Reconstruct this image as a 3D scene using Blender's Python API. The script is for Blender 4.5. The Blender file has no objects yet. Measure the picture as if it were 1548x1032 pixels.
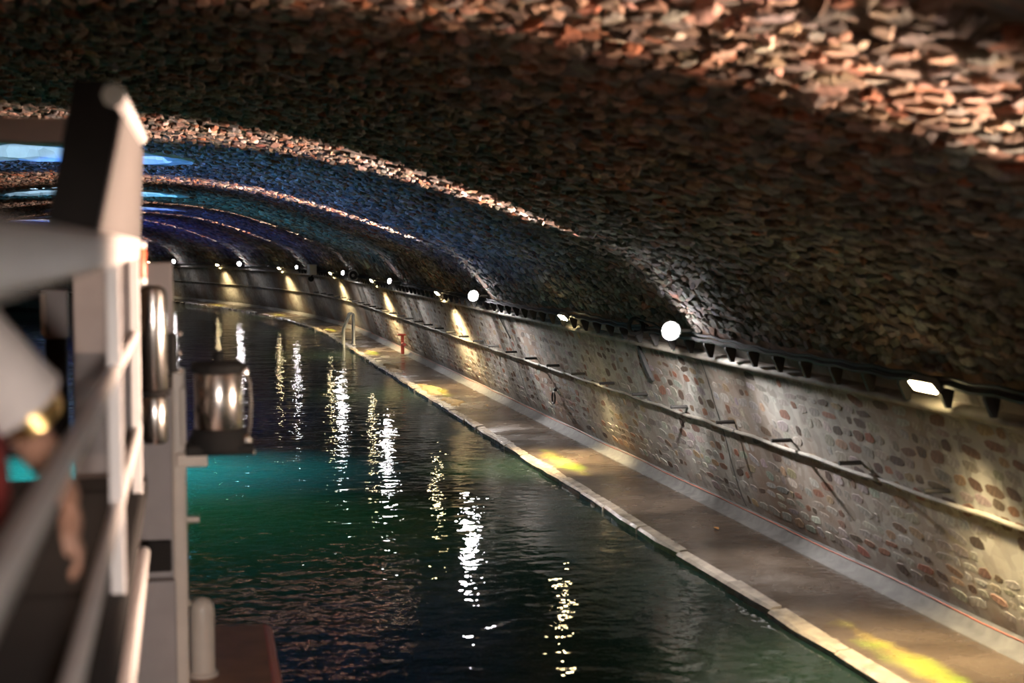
import bpy, bmesh, math, random
import numpy as np
from mathutils import Vector, Matrix
from bpy_extras.object_utils import world_to_camera_view
rng = np.random.default_rng(7)
random.seed(7)
scene = bpy.context.scene
COL = scene.collection

# ------------------------------------------------------------------ camera
EYE = 3.3
cam_d = bpy.data.cameras.new('camera')
cam_d.sensor_width = 36.0
cam_d.lens = 50.0
cam_d.clip_start = 0.05
cam_d.clip_end = 600
cam = bpy.data.objects.new('camera', cam_d)
COL.objects.link(cam)
cam.location = (0, 0, EYE)
cam.rotation_euler = (math.radians(90 - 3.885), 0, math.radians(-12.94))
cam_d.dof.use_dof = True
cam_d.dof.focus_distance = 26.0
cam_d.dof.aperture_fstop = 1.5
scene.camera = cam

# ------------------------------------------------------------------ world: dull blue evening sky above the light wells
world = bpy.data.worlds.new('sky')
scene.world = world
world.use_nodes = True
bg = world.node_tree.nodes['Background']
bg.inputs['Color'].default_value = (0.50, 0.76, 1.0, 1)
bg.inputs['Strength'].default_value = 7.0

# ------------------------------------------------------------------ exposure
vs = scene.view_settings
vs.view_transform = 'Standard'
vs.look = 'None'
vs.gamma = 1.0
vs.use_curve_mapping = False
vs.exposure = 0.0
scene.cycles.max_bounces = 6
scene.cycles.sample_clamp_indirect = 6.0
scene.cycles.caustics_reflective = False

BAND_W = 8500.0      # up-light blades of the round floodlights
DOME_E = 130.0       # glass of the round floodlights
WARM_W = 2300.0       # down-lights over the quay
WARM_E = 120.0
WASH_W = 950.0       # light the round floodlights throw down the wall

# ------------------------------------------------------------------ tunnel geometry: straight, then bending left
L0, R = 50.0, 100.0
PC = -2.3            # centre line of the tunnel

def W(p, l, z):
    p = np.asarray(p, float); l = np.asarray(l, float); z = np.asarray(z, float)
    th = np.maximum(l - L0, 0) / R
    x = np.where(l > L0, -R + (R + p) * np.cos(th), p)
    y = np.where(l > L0, L0 + (R + p) * np.sin(th), l)
    return np.stack(np.broadcast_arrays(x, y, z), -1)

def V(p, l, z):
    return Vector(W(p, l, z).tolist())

def heading(l):
    return max(l - L0, 0) / R

def frame(l):
    th = heading(l)
    return Vector((-math.sin(th), math.cos(th), 0)), Vector((math.cos(th), math.sin(th), 0))   # tangent, right

HALF = np.array([(8.80, 0.05), (8.62, 0.45), (8.38, 1.2), (8.12, 1.95), (8.0, 2.2), (7.62, 2.74), (7.22, 3.15), (6.18, 3.6), (5.40, 3.9),
                 (4.27, 4.26), (3.18, 4.5), (1.84, 4.65), (0.0, 4.72)])

def catmull(pts, n=14):
    P = np.vstack([2 * pts[0] - pts[1], pts, 2 * pts[-1] - pts[-2]])
    out = []
    for i in range(1, len(P) - 2):
        a, b, c, d = P[i - 1], P[i], P[i + 1], P[i + 2]
        for t in np.linspace(0, 1, n, endpoint=False):
            out.append(.5 * (2 * b + (c - a) * t + (2 * a - 5 * b + 4 * c - d) * t * t + (3 * b - a - 3 * c + d) * t ** 3))
    out.append(pts[-1])
    return np.array(out)

def arc_table(pts):
    s = np.concatenate([[0], np.cumsum(np.linalg.norm(np.diff(pts, axis=0), axis=1))])
    return s, pts

wall_pts = catmull(HALF[:5])
v_half = HALF[4:].copy()
v_full = np.vstack([v_half, [(-a, b) for a, b in v_half[::-1][1:]]])
vault_pts = catmull(v_full)
WALL_S, WALL_P = arc_table(wall_pts)
VAULT_S, VAULT_P = arc_table(vault_pts)

def prof(tab_s, tab_p, u, side=1):
    h = np.interp(u, tab_s, tab_p[:, 0]); z = np.interp(u, tab_s, tab_p[:, 1])
    e = 0.05
    dh = np.interp(u + e, tab_s, tab_p[:, 0]) - np.interp(u - e, tab_s, tab_p[:, 0])
    dz = np.interp(u + e, tab_s, tab_p[:, 1]) - np.interp(u - e, tab_s, tab_p[:, 1])
    n = np.hypot(dh, dz) + 1e-9
    nh, nz = -dz / n, dh / n                      # points into the tunnel when walking up the right side
    return PC + side * h, z, side * nh, nz

def wall_h(z):
    return float(np.interp(z, WALL_P[:, 1], WALL_P[:, 0]))

# ------------------------------------------------------------------ helpers
MATS = {}

def new_mat(name):
    m = bpy.data.materials.new(name)
    m.use_nodes = True
    nt = m.node_tree
    b = nt.nodes['Principled BSDF']
    MATS[name] = m
    return m, nt, b

def simple(name, col, rough=0.5, metal=0.0, noise=0.0, scale=8.0, bump=0.0):
    m, nt, b = new_mat(name)
    b.inputs['Roughness'].default_value = rough
    b.inputs['Metallic'].default_value = metal
    tc = nt.nodes.new('ShaderNodeTexCoord')
    n = nt.nodes.new('ShaderNodeTexNoise')
    n.inputs['Scale'].default_value = scale
    n.inputs['Detail'].default_value = 4
    nt.links.new(tc.outputs['Object'], n.inputs['Vector'])
    r = nt.nodes.new('ShaderNodeValToRGB')
    r.color_ramp.elements[0].color = tuple(c * (1 - noise) for c in col) + (1,)
    r.color_ramp.elements[1].color = tuple(min(1, c * (1 + noise)) for c in col) + (1,)
    r.color_ramp.elements[0].position = .3
    r.color_ramp.elements[1].position = .7
    nt.links.new(n.outputs['Fac'], r.inputs['Fac'])
    nt.links.new(r.outputs['Color'], b.inputs['Base Color'])
    if bump:
        bp = nt.nodes.new('ShaderNodeBump')
        bp.inputs['Distance'].default_value = bump
        nt.links.new(n.outputs['Fac'], bp.inputs['Height'])
        nt.links.new(bp.outputs['Normal'], b.inputs['Normal'])
    return m

def emit(name, col, e):
    m, nt, b = new_mat(name)
    b.inputs['Base Color'].default_value = (*col, 1)
    b.inputs['Emission Color'].default_value = (*col, 1)
    b.inputs['Emission Strength'].default_value = e
    return m

def raw_mesh(name, verts, faces, sizes):
    """verts (N,3); faces flat index array; sizes of each face."""
    me = bpy.data.meshes.new(name)
    me.vertices.add(len(verts)); me.vertices.foreach_set('co', np.asarray(verts, np.float32).ravel())
    me.loops.add(len(faces)); me.loops.foreach_set('vertex_index', np.asarray(faces, np.int32))
    starts = np.concatenate([[0], np.cumsum(sizes)[:-1]]).astype(np.int32)
    me.polygons.add(len(sizes)); me.polygons.foreach_set('loop_start', starts)
    me.polygons.foreach_set('loop_total', np.asarray(sizes, np.int32))
    me.update(calc_edges=True)
    me.validate()
    me.polygons.foreach_set('use_smooth', [False] * len(me.polygons))
    return me

def obj(name, me, mat=None, parent=None, smooth=False):
    o = bpy.data.objects.new(name, me)
    COL.objects.link(o)
    if mat: me.materials.append(MATS[mat])
    if smooth:
        me.polygons.foreach_set('use_smooth', [True] * len(me.polygons))
    if parent:
        o.parent = parent
        o.matrix_parent_inverse = parent_inv(parent)
    return o

def parent_inv(p):
    m = Matrix.Identity(4)
    chain = []
    while p:
        chain.append(p); p = p.parent
    for q in reversed(chain):
        m = m @ (q.matrix_parent_inverse if q.parent else Matrix.Identity(4)) @ q.matrix_basis
    return m.inverted()

def tag(o, label=None, cat=None, group=None, kind=None):
    if label: o['label'] = label
    if cat: o['category'] = cat
    if group: o['group'] = group
    if kind: o['kind'] = kind
    return o

def empty(name, loc, label=None, cat=None, group=None, kind=None):
    o = bpy.data.objects.new(name, None)
    o.empty_display_size = .1
    COL.objects.link(o)
    o.location = loc
    return tag(o, label, cat, group, kind)

class MB:
    def __init__(s): s.bm = bmesh.new()
    def box(s, c, size, rot=None, bevel=0.0):
        r = bmesh.ops.create_cube(s.bm, size=1)
        M = Matrix.Translation(Vector(c)) @ (rot.to_4x4() if rot else Matrix.Identity(4)) @ Matrix.Diagonal((*size, 1))
        bmesh.ops.transform(s.bm, matrix=M, verts=r['verts'])
        if bevel:
            es = list({e for v in r['verts'] for e in v.link_edges})
            bmesh.ops.bevel(s.bm, geom=es, offset=bevel, segments=2, affect='EDGES', profile=.6)
        return s
    def tube(s, pts, rad, seg=10, cap=True):
        pts = [Vector(p) for p in pts]
        rads = rad if isinstance(rad, (list, tuple)) else [rad] * len(pts)
        rings = []
        up = None
        for i, p in enumerate(pts):
            t = (pts[min(i + 1, len(pts) - 1)] - pts[max(i - 1, 0)]).normalized()
            if up is None:
                up = t.orthogonal().normalized()
            up = (up - t * up.dot(t))
            up = up.normalized() if up.length > 1e-6 else t.orthogonal().normalized()
            b = t.cross(up)
            rings.append([s.bm.verts.new(p + (up * math.cos(a) + b * math.sin(a)) * rads[i])
                          for a in [2 * math.pi * k / seg for k in range(seg)]])
        for a, b in zip(rings, rings[1:]):
            for k in range(seg):
                s.bm.faces.new((a[k], a[(k + 1) % seg], b[(k + 1) % seg], b[k]))
        if cap:
            s.bm.faces.new(rings[0][::-1]); s.bm.faces.new(rings[-1])
        return s
    def lathe(s, c, prof_rz, seg=24, axis=None):
        """prof_rz: list of (radius, height) about an axis through c."""
        ax = (axis or Vector((0, 0, 1))).normalized()
        u = ax.orthogonal().normalized(); w = ax.cross(u)
        c = Vector(c)
        rings = [[s.bm.verts.new(c + ax * h + (u * math.cos(2 * math.pi * k / seg) + w * math.sin(2 * math.pi * k / seg)) * max(r, 1e-4))
                  for k in range(seg)] for r, h in prof_rz]
        for a, b in zip(rings, rings[1:]):
            for k in range(seg):
                s.bm.faces.new((a[k], a[(k + 1) % seg], b[(k + 1) % seg], b[k]))
        s.bm.faces.new(rings[0][::-1]); s.bm.faces.new(rings[-1])
        return s
    def ring(s, c, axis, r, t, seg=24, tseg=8, wobble=0.0):
        ax = Vector(axis).normalized(); u = ax.orthogonal().normalized(); w = ax.cross(u)
        c = Vector(c)
        rings = []
        for k in range(seg):
            a = 2 * math.pi * k / seg
            d = u * math.cos(a) + w * math.sin(a)
            rr = r * (1 + wobble * math.sin(3 * a + 1))
            rings.append([s.bm.verts.new(c + d * (rr + t * math.cos(b)) + ax * t * math.sin(b)) for b in [2 * math.pi * j / tseg for j in range(tseg)]])
        for i in range(seg):
            a, b = rings[i], rings[(i + 1) % seg]
            for j in range(tseg):
                s.bm.faces.new((a[j], a[(j + 1) % tseg], b[(j + 1) % tseg], b[j]))
        return s
    def poly_prism(s, pts_a, pts_b):
        a = [s.bm.verts.new(p) for p in pts_a]; b = [s.bm.verts.new(p) for p in pts_b]
        n = len(a)
        s.bm.faces.new(a[::-1]); s.bm.faces.new(b)
        for k in range(n):
            s.bm.faces.new((a[k], a[(k + 1) % n], b[(k + 1) % n], b[k]))
        return s
    def build(s, name, mat, parent=None, smooth=False):
        bmesh.ops.recalc_face_normals(s.bm, faces=s.bm.faces)
        me = bpy.data.meshes.new(name)
        s.bm.to_mesh(me); s.bm.free()
        o = obj(name, me, mat, parent)
        if smooth:
            me.polygons.foreach_set('use_smooth', [True] * len(me.polygons))
            me.set_sharp_from_angle(angle=math.radians(40))
        return o

# ------------------------------------------------------------------ materials
def stone_material(name, rough=.85, scale=26, bump=.006, ramp=(.55, 1.35)):
    m, nt, b = new_mat(name)
    at = nt.nodes.new('ShaderNodeAttribute'); at.attribute_name = 'Col'
    tc = nt.nodes.new('ShaderNodeTexCoord')
    n = nt.nodes.new('ShaderNodeTexNoise'); n.inputs['Scale'].default_value = scale; n.inputs['Detail'].default_value = 5
    nt.links.new(tc.outputs['Object'], n.inputs['Vector'])
    mr = nt.nodes.new('ShaderNodeMapRange'); mr.inputs['From Min'].default_value = .25; mr.inputs['From Max'].default_value = .75
    mr.inputs['To Min'].default_value = ramp[0]; mr.inputs['To Max'].default_value = ramp[1]
    nt.links.new(n.outputs['Fac'], mr.inputs['Value'])
    mx = nt.nodes.new('ShaderNodeVectorMath'); mx.operation = 'SCALE'
    nt.links.new(at.outputs['Color'], mx.inputs[0]); nt.links.new(mr.outputs['Result'], mx.inputs['Scale'])
    nt.links.new(mx.outputs['Vector'], b.inputs['Base Color'])
    b.inputs['Roughness'].default_value = rough
    bp = nt.nodes.new('ShaderNodeBump'); bp.inputs['Distance'].default_value = bump
    nt.links.new(n.outputs['Fac'], bp.inputs['Height']); nt.links.new(bp.outputs['Normal'], b.inputs['Normal'])
    return m

stone_material('vault_stone', .95, 22, .012)
stone_material('wall_stone', .75, 30, .004)

def rock_ground(name, stops, sc1, sc2, bump, rough=.85, stain=None):
    """masonry ground: coarse and fine noise, colour steps, relief."""
    m, nt, b = new_mat(name)
    tc = nt.nodes.new('ShaderNodeTexCoord')
    n1 = nt.nodes.new('ShaderNodeTexNoise'); n1.inputs['Scale'].default_value = sc1; n1.inputs['Detail'].default_value = 6
    n2 = nt.nodes.new('ShaderNodeTexVoronoi'); n2.inputs['Scale'].default_value = sc2
    nt.links.new(tc.outputs['Object'], n1.inputs['Vector']); nt.links.new(tc.outputs['Object'], n2.inputs['Vector'])
    mx = nt.nodes.new('ShaderNodeMix'); mx.data_type = 'FLOAT'; mx.inputs['Factor'].default_value = .5
    sep = nt.nodes.new('ShaderNodeSeparateColor')
    nt.links.new(n2.outputs['Color'], sep.inputs['Color'])
    nt.links.new(n1.outputs['Fac'], mx.inputs['A']); nt.links.new(sep.outputs['Red'], mx.inputs['B'])
    r = nt.nodes.new('ShaderNodeValToRGB')
    e = r.color_ramp.elements
    while len(e) < len(stops): e.new(.5)
    for el, (pos, c) in zip(e, stops):
        el.position = pos; el.color = (*c, 1)
    nt.links.new(mx.outputs['Result'], r.inputs['Fac'])
    out = r.outputs['Color']
    if stain:
        n3 = nt.nodes.new('ShaderNodeTexNoise'); n3.inputs['Scale'].default_value = stain[0]; n3.inputs['Detail'].default_value = 5
        nt.links.new(tc.outputs['Object'], n3.inputs['Vector'])
        mr = nt.nodes.new('ShaderNodeMapRange'); mr.inputs['From Min'].default_value = .45; mr.inputs['From Max'].default_value = .65
        nt.links.new(n3.outputs['Fac'], mr.inputs['Value'])
        mm = nt.nodes.new('ShaderNodeMix'); mm.data_type = 'RGBA'
        nt.links.new(mr.outputs['Result'], mm.inputs['Factor']); nt.links.new(out, mm.inputs['A'])
        mm.inputs['B'].default_value = (*stain[1], 1)
        out = mm.outputs['Result']
    nt.links.new(out, b.inputs['Base Color'])
    b.inputs['Roughness'].default_value = rough
    bp = nt.nodes.new('ShaderNodeBump'); bp.inputs['Distance'].default_value = bump
    nt.links.new(mx.outputs['Result'], bp.inputs['Height']); nt.links.new(bp.outputs['Normal'], b.inputs['Normal'])
    return m

rock_ground('vault_ground', [(.2, (.06, .042, .032)), (.45, (.12, .075, .05)), (.65, (.20, .115, .075)), (.85, (.28, .19, .14))], 6, 5.5, .05)
rock_ground('wall_mortar', [(.2, (.24, .22, .19)), (.5, (.38, .36, .325)), (.8, (.48, .46, .42))], 3.0, 9, .006, .75, stain=(.55, (.24, .165, .12)))
rock_ground('shaft_stone', [(.2, (.35, .36, .36)), (.6, (.6, .62, .62)), (.9, (.75, .76, .76))], 3, 4, .04)
simple('ledge_stone', (.27, .24, .20), .7, noise=.35, scale=5, bump=.006)
simple('curb_concrete', (.10, .095, .09), .85, noise=.3, scale=6, bump=.008)
simple('coping_stone', (.24, .20, .16), .22, noise=.35, scale=7, bump=.01)
simple('iron', (.025, .022, .02), .6, noise=.3)
simple('cable_rubber', (.02, .02, .02), .55)
simple('rope_grey', (.22, .20, .17), .7, noise=.2)
simple('galvanised', (.86, .86, .84), .35, .0, noise=.05)
simple('lamp_grey', (.30, .30, .30), .45, .6)
simple('white_plastic', (.75, .75, .74), .4)
simple('red_paint', (.32, .04, .02), .5, noise=.2)
simple('orange_cable', (.36, .10, .06), .7, noise=.6, scale=1.2)
simple('black_plastic', (.010, .010, .010), .85)
simple('dead_leaf', (.30, .13, .03), .7, noise=.3, scale=40)
simple('brown_moss', (.13, .075, .02), .85, noise=.5, scale=14, bump=.02)
simple('boat_white', (.74, .69, .68), .35, noise=.05)
simple('boat_grey', (.33, .29, .285), .5, noise=.06)
simple('lit_side_grey', (.15, .13, .125), .7, noise=.06)
simple('boat_dark', (.022, .018, .017), .98, noise=.1)
simple('deck_brown', (.22, .11, .06), .5, noise=.25, scale=5)
simple('rubbing_red', (.42, .09, .055), .5)
simple('hull_paint', (.05, .07, .06), .35)
simple('stainless', (.80, .75, .71), .24, 1.0)
simple('cream_paint', (.62, .54, .47), .35, noise=.05)
simple('red_lens', (.75, .16, .08), .25)
simple('skin', (.36, .19, .13), .5, noise=.08)
simple('cloth_white', (.56, .50, .48), .85, noise=.1)
simple('cloth_red', (.14, .012, .01), .85, noise=.2)
simple('cloth_dark', (.03, .025, .025), .9)
simple('gold', (.80, .55, .22), .3, 1.0)
simple('hair', (.06, .035, .02), .6, noise=.3, scale=60)
emit('flood_glass', (1.0, .96, 1.0), DOME_E)
emit('warm_glass', (1.0, .80, .42), WARM_E)
emit('cyan_glass', (.25, .75, 1.0), 30.0)

# quay: wet concrete with algae
def quay_material():
    m, nt, b = new_mat('wet_quay')
    N = nt.nodes.new; lk = nt.links.new
    tc = N('ShaderNodeTexCoord')
    n1 = N('ShaderNodeTexNoise'); n1.inputs['Scale'].default_value = 1.3; n1.inputs['Detail'].default_value = 6
    lk(tc.outputs['Object'], n1.inputs['Vector'])
    r = N('ShaderNodeValToRGB')
    for i, (p, c) in enumerate([(.3, (.035, .025, .018)), (.7, (.085, .062, .045))]):
        r.color_ramp.elements[i].position = p; r.color_ramp.elements[i].color = (*c, 1)
    lk(n1.outputs['Fac'], r.inputs['Fac'])
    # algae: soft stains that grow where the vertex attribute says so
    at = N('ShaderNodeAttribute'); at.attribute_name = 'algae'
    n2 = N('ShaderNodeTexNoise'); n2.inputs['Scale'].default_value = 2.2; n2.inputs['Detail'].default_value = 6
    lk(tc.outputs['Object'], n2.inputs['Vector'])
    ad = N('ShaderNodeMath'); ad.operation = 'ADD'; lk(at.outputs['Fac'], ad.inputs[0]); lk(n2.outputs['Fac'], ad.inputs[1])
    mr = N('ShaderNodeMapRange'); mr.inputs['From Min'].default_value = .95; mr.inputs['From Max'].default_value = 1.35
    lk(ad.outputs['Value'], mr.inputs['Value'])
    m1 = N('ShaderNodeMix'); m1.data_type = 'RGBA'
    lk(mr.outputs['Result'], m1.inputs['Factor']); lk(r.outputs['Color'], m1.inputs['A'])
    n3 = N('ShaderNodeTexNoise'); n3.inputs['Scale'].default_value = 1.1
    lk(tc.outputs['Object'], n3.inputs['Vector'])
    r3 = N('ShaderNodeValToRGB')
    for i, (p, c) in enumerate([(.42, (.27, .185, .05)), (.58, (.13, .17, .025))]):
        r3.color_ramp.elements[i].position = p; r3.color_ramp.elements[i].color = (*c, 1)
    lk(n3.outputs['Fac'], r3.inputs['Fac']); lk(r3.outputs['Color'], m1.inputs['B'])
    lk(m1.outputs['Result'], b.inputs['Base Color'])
    # wet film: smooth, with ripples
    mr2 = N('ShaderNodeMapRange'); mr2.inputs['From Min'].default_value = .35; mr2.inputs['From Max'].default_value = .65
    mr2.inputs['To Min'].default_value = .07; mr2.inputs['To Max'].default_value = .36
    lk(n1.outputs['Fac'], mr2.inputs['Value']); lk(mr2.outputs['Result'], b.inputs['Roughness'])
    n4 = N('ShaderNodeTexNoise'); n4.inputs['Scale'].default_value = 9; n4.inputs['Detail'].default_value = 4
    lk(tc.outputs['Object'], n4.inputs['Vector'])
    bp = N('ShaderNodeBump'); bp.inputs['Distance'].default_value = .012
    lk(n4.outputs['Fac'], bp.inputs['Height']); lk(bp.outputs['Normal'], b.inputs['Normal'])
    return m
quay_material()

def water_material():
    m, nt, b = new_mat('canal_water')
    N = nt.nodes.new; lk = nt.links.new
    b.inputs['Base Color'].default_value = (.005, .011, .008, 1)
    b.inputs['Roughness'].default_value = .015
    b.inputs['IOR'].default_value = 1.333
    tc = N('ShaderNodeTexCoord')
    hs = None
    for sc, amp, det, st in ((1.1, .028, 2, (1, 1, 1)), (4.2, .011, 2, (1, 1.2, 1)), (11.0, .0022, 2, (1, 1, 1))):
        mp = N('ShaderNodeMapping'); mp.inputs['Scale'].default_value = st
        lk(tc.outputs['Object'], mp.inputs['Vector'])
        n = N('ShaderNodeTexNoise'); n.inputs['Scale'].default_value = sc; n.inputs['Detail'].default_value = det; n.inputs['Roughness'].default_value = .45
        lk(mp.outputs['Vector'], n.inputs['Vector'])
        mu = N('ShaderNodeMath'); mu.operation = 'MULTIPLY'; mu.inputs[1].default_value = amp
        lk(n.outputs['Fac'], mu.inputs[0])
        if hs is None: hs = mu.outputs[0]
        else:
            ad = N('ShaderNodeMath'); ad.operation = 'ADD'; lk(hs, ad.inputs[0]); lk(mu.outputs[0], ad.inputs[1]); hs = ad.outputs[0]
    bp = N('ShaderNodeBump'); bp.inputs['Distance'].default_value = 1.0
    lk(hs, bp.inputs['Height']); lk(bp.outputs['Normal'], b.inputs['Normal'])
    return m
water_material()

# ------------------------------------------------------------------ the setting
LS = np.concatenate([np.arange(-26, 60, .2), np.arange(60, 110, .5), np.arange(110, 190, 2)])
L_END = float(LS[-1])

def swept(name, ps, zs, mat, ls=LS, smooth=True, keep=None, parent=None):
    """sweep a cross section (p, z) along the tunnel."""
    ps = np.asarray(ps); zs = np.asarray(zs)
    n = len(ps); m = len(ls)
    P = W(ps[None, :], ls[:, None], zs[None, :]).reshape(-1, 3)
    i, j = np.meshgrid(np.arange(m - 1), np.arange(n - 1), indexing='ij')
    if keep is not None:
        k = keep(.25 * (ps[j] * 2 + ps[j + 1] * 2), .5 * (ls[i] + ls[i + 1]))
        i, j = i[k], j[k]
    i = i.ravel(); j = j.ravel()
    F = np.stack([i * n + j, i * n + j + 1, (i + 1) * n + j + 1, (i + 1) * n + j], 1)
    me = raw_mesh(name, P, F.ravel(), np.full(len(F), 4))
    return obj(name, me, mat, parent, smooth)

WELLS = [22.5, 38.4, 54.3, 70.2, 86.1, 102.0]
WA, WB = 2.15, 1.8

def in_well(p, l, grow=1.0):
    r = np.zeros(np.broadcast(p, l).shape, bool)
    for w in WELLS:
        r |= ((p - PC) / (WA * grow)) ** 2 + ((l - w) / (WB * grow)) ** 2 < 1
    return r

u = np.linspace(0, VAULT_S[-1], 130)
vp, vz, _, _ = prof(VAULT_S, VAULT_P, u)
ceiling = swept('ceiling', vp, vz, 'vault_ground', keep=lambda p, l: ~in_well(p, l, 1.04))
tag(ceiling, 'dark rubble stone barrel vault spanning the canal', kind='structure')
wu = np.linspace(0, WALL_S[-1], 16)
wp, wz, _, _ = prof(WALL_S, WALL_P, wu)
wall_r = swept('wall_right', wp, wz, 'wall_mortar')
tag(wall_r, 'grey mortared rubble stone wall behind the quay', kind='structure')
wp2, wz2, _, _ = prof(WALL_S, WALL_P, wu, -1)
wall_l = swept('wall_left', wp2[::-1], wz2[::-1], 'wall_mortar')
tag(wall_l, 'stone wall on the far left bank of the canal', kind='structure')
for nm, l in (('end_cap_back', -25.9), ('end_cap_far', L_END - .1)):  # unseen caps added at both ends to shut out the sky
    t, r_ = frame(l)
    mb = MB()
    a = [V(PC + x, l, z) for x, z in ((-9.2, -.6), (9.2, -.6), (9.2, 5), (-9.2, 5))]
    mb.poly_prism(a, [q + t * .1 for q in a])
    tag(mb.build(nm, 'vault_ground'), 'plain dark cap added to close the tunnel against sky light', kind='structure')

# water
ws = np.linspace(PC - 7.6, PC + 7.6, 12)
water = swept('canal_water', ws, np.zeros(12), 'canal_water', ls=np.concatenate([np.arange(-26, 50, 2), np.arange(50, 190, 1.0)]))
tag(water, 'dark green rippled canal water filling the tunnel', kind='structure')

# quay slabs
QE, QB = 7.33, 8.80        # edge and back of the quay, from the centre line
WARM_L = [-1.2, 9.8, 20.4, 31.2, 42.6, 54.0, 65.4, 76.8, 88.2]
FLOOD_L = [-7.4, 5.0, 15.1, 26.3, 37.5, 48.9, 60.9, 72.3, 83.7]

def quay(name, side, label):
    ls = LS
    jit = np.interp(ls, np.arange(-26, 200, .45), rng.normal(0, .022, len(np.arange(-26, 200, .45))))
    hs = np.array([QE, QE, QE + .04, QE + .10, 7.56, 7.75, 8.0, 8.25, 8.5, 8.85])
    zs = np.array([-.6, .03, .06, .07, .075, .08, .085, .09, .095, .10])
    n = len(hs)
    hh = np.repeat(hs[None], len(ls), 0); hh[:, :4] += jit[:, None]
    P = W(PC + side * hh, ls[:, None], zs[None]).reshape(-1, 3)
    i, j = np.meshgrid(np.arange(len(ls) - 1), np.arange(n - 1), indexing='ij'); i = i.ravel(); j = j.ravel()
    F = np.stack([i * n + j, i * n + j + 1, (i + 1) * n + j + 1, (i + 1) * n + j], 1)
    if side > 0: F = F[:, ::-1]
    me = raw_mesh(name, P, F.ravel(), np.full(len(F), 4))
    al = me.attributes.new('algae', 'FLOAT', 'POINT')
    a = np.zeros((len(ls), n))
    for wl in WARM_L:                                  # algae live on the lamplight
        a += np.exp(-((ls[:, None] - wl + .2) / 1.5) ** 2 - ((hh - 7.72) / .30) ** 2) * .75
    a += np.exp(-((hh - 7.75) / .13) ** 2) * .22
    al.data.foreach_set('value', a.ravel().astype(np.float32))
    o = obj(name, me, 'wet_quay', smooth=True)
    tag(o, label, kind='structure')
    # coping along the edge: uneven worn blocks
    k = 0
    l = -4.0
    while l < 62 and side > 0:
        ln = rng.uniform(.9, 1.5)
        mb = MB()
        w0, w1 = rng.uniform(.09, .15), rng.uniform(.09, .15)
        o0 = rng.uniform(-.02, .03); o1 = rng.uniform(-.02, .03); zt = .078 + rng.uniform(-.012, .010)
        mid = (l + ln / 2); om = rng.uniform(-.03, .02)
        sec = lambda ll, oo, ww: [V(PC + side * (QE - .03 + oo), ll, -.3), V(PC + side * (QE - .03 + oo), ll, zt - .025), V(PC + side * (QE + oo), ll, zt),
                                  V(PC + side * (QE + ww), ll, zt + .008), V(PC + side * (QE + ww), ll, -.3)]
        rows = [sec(l + .012, o0, w0), sec(mid, om, .5 * (w0 + w1)), sec(l + ln - .012, o1, w1)]
        vs_ = [[mb.bm.verts.new(q) for q in row] for row in rows]
        for ra, rb in zip(vs_, vs_[1:]):
            for q in range(4): mb.bm.faces.new((ra[q], ra[q + 1], rb[q + 1], rb[q]))
        mb.bm.faces.new(vs_[0]); mb.bm.faces.new(vs_[-1][::-1])
        mb.build('coping_stone', 'coping_stone', o)
        l += ln; k += 1
    # gutter kerb at the wall foot
    ch = np.array([8.50, 8.515, 8.60, 8.625, 8.80]); cz = np.array([.05, .115, .13, .19, .205])
    swept('kerb', PC + side * ch[::side], cz[::side], 'curb_concrete', parent=o)
    return o

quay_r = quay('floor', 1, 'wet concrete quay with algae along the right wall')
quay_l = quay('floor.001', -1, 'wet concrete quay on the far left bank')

# spring ledge between wall and vault
for nm, side, lab in (('trim_1', 1, 'thin stone ledge at the foot of the vault above the right wall'), ('trim_2', -1, 'thin stone ledge at the foot of the vault on the left bank')):
    lh = np.array([8.02, 7.93, 7.91, 7.92, 8.0]) ; lz = np.array([2.00, 2.015, 2.04, 2.075, 2.11])
    tag(swept(nm, PC + side * lh[::side], lz[::side], 'ledge_stone'), lab, kind='structure')

# light wells
for k, w in enumerate(WELLS):
    mb = MB()
    n = 48
    rings = []
    def vault_z(h): return float(np.interp(-abs(h), -v_half_dense[:, 0], v_half_dense[:, 1]))
    v_half_dense = catmull(v_half)
    for (g, dz) in ((1.16, -.005), (1.14, -.05), (1.0, -.06), (.985, .0), (.985, 2.6)):
        ring = []
        for a in range(n):
            t = 2 * math.pi * a / n
            h = WA * g * math.cos(t)
            jig = rng.normal(0, .012) if dz < 2 else 0
            zz = vault_z(h) + dz + jig if dz < 2 else 7.4
            ring.append(mb.bm.verts.new(V(PC + h, w + WB * g * math.sin(t), zz)))
        rings.append(ring)
    for ra, rb in zip(rings, rings[1:]):
        for a in range(n):
            mb.bm.faces.new((ra[a], ra[(a + 1) % n], rb[(a + 1) % n], rb[a]))
    o = mb.build('trim_%d' % (k + 3), 'shaft_stone')
    tag(o, 'pale stone ring of an oval light well in the vault', kind='structure')
    o['group'] = 'light wells in the vault'
    ld = bpy.data.lights.new('well_daylight', 'AREA'); ld.shape = 'ELLIPSE'; ld.size = WA * 2; ld.size_y = WB * 2
    ld.cycles.is_portal = True
    lo = bpy.data.objects.new('well_daylight', ld); COL.objects.link(lo)
    lo.location = V(PC, w, 7.38); lo.rotation_euler = (0, 0, heading(w))

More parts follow.
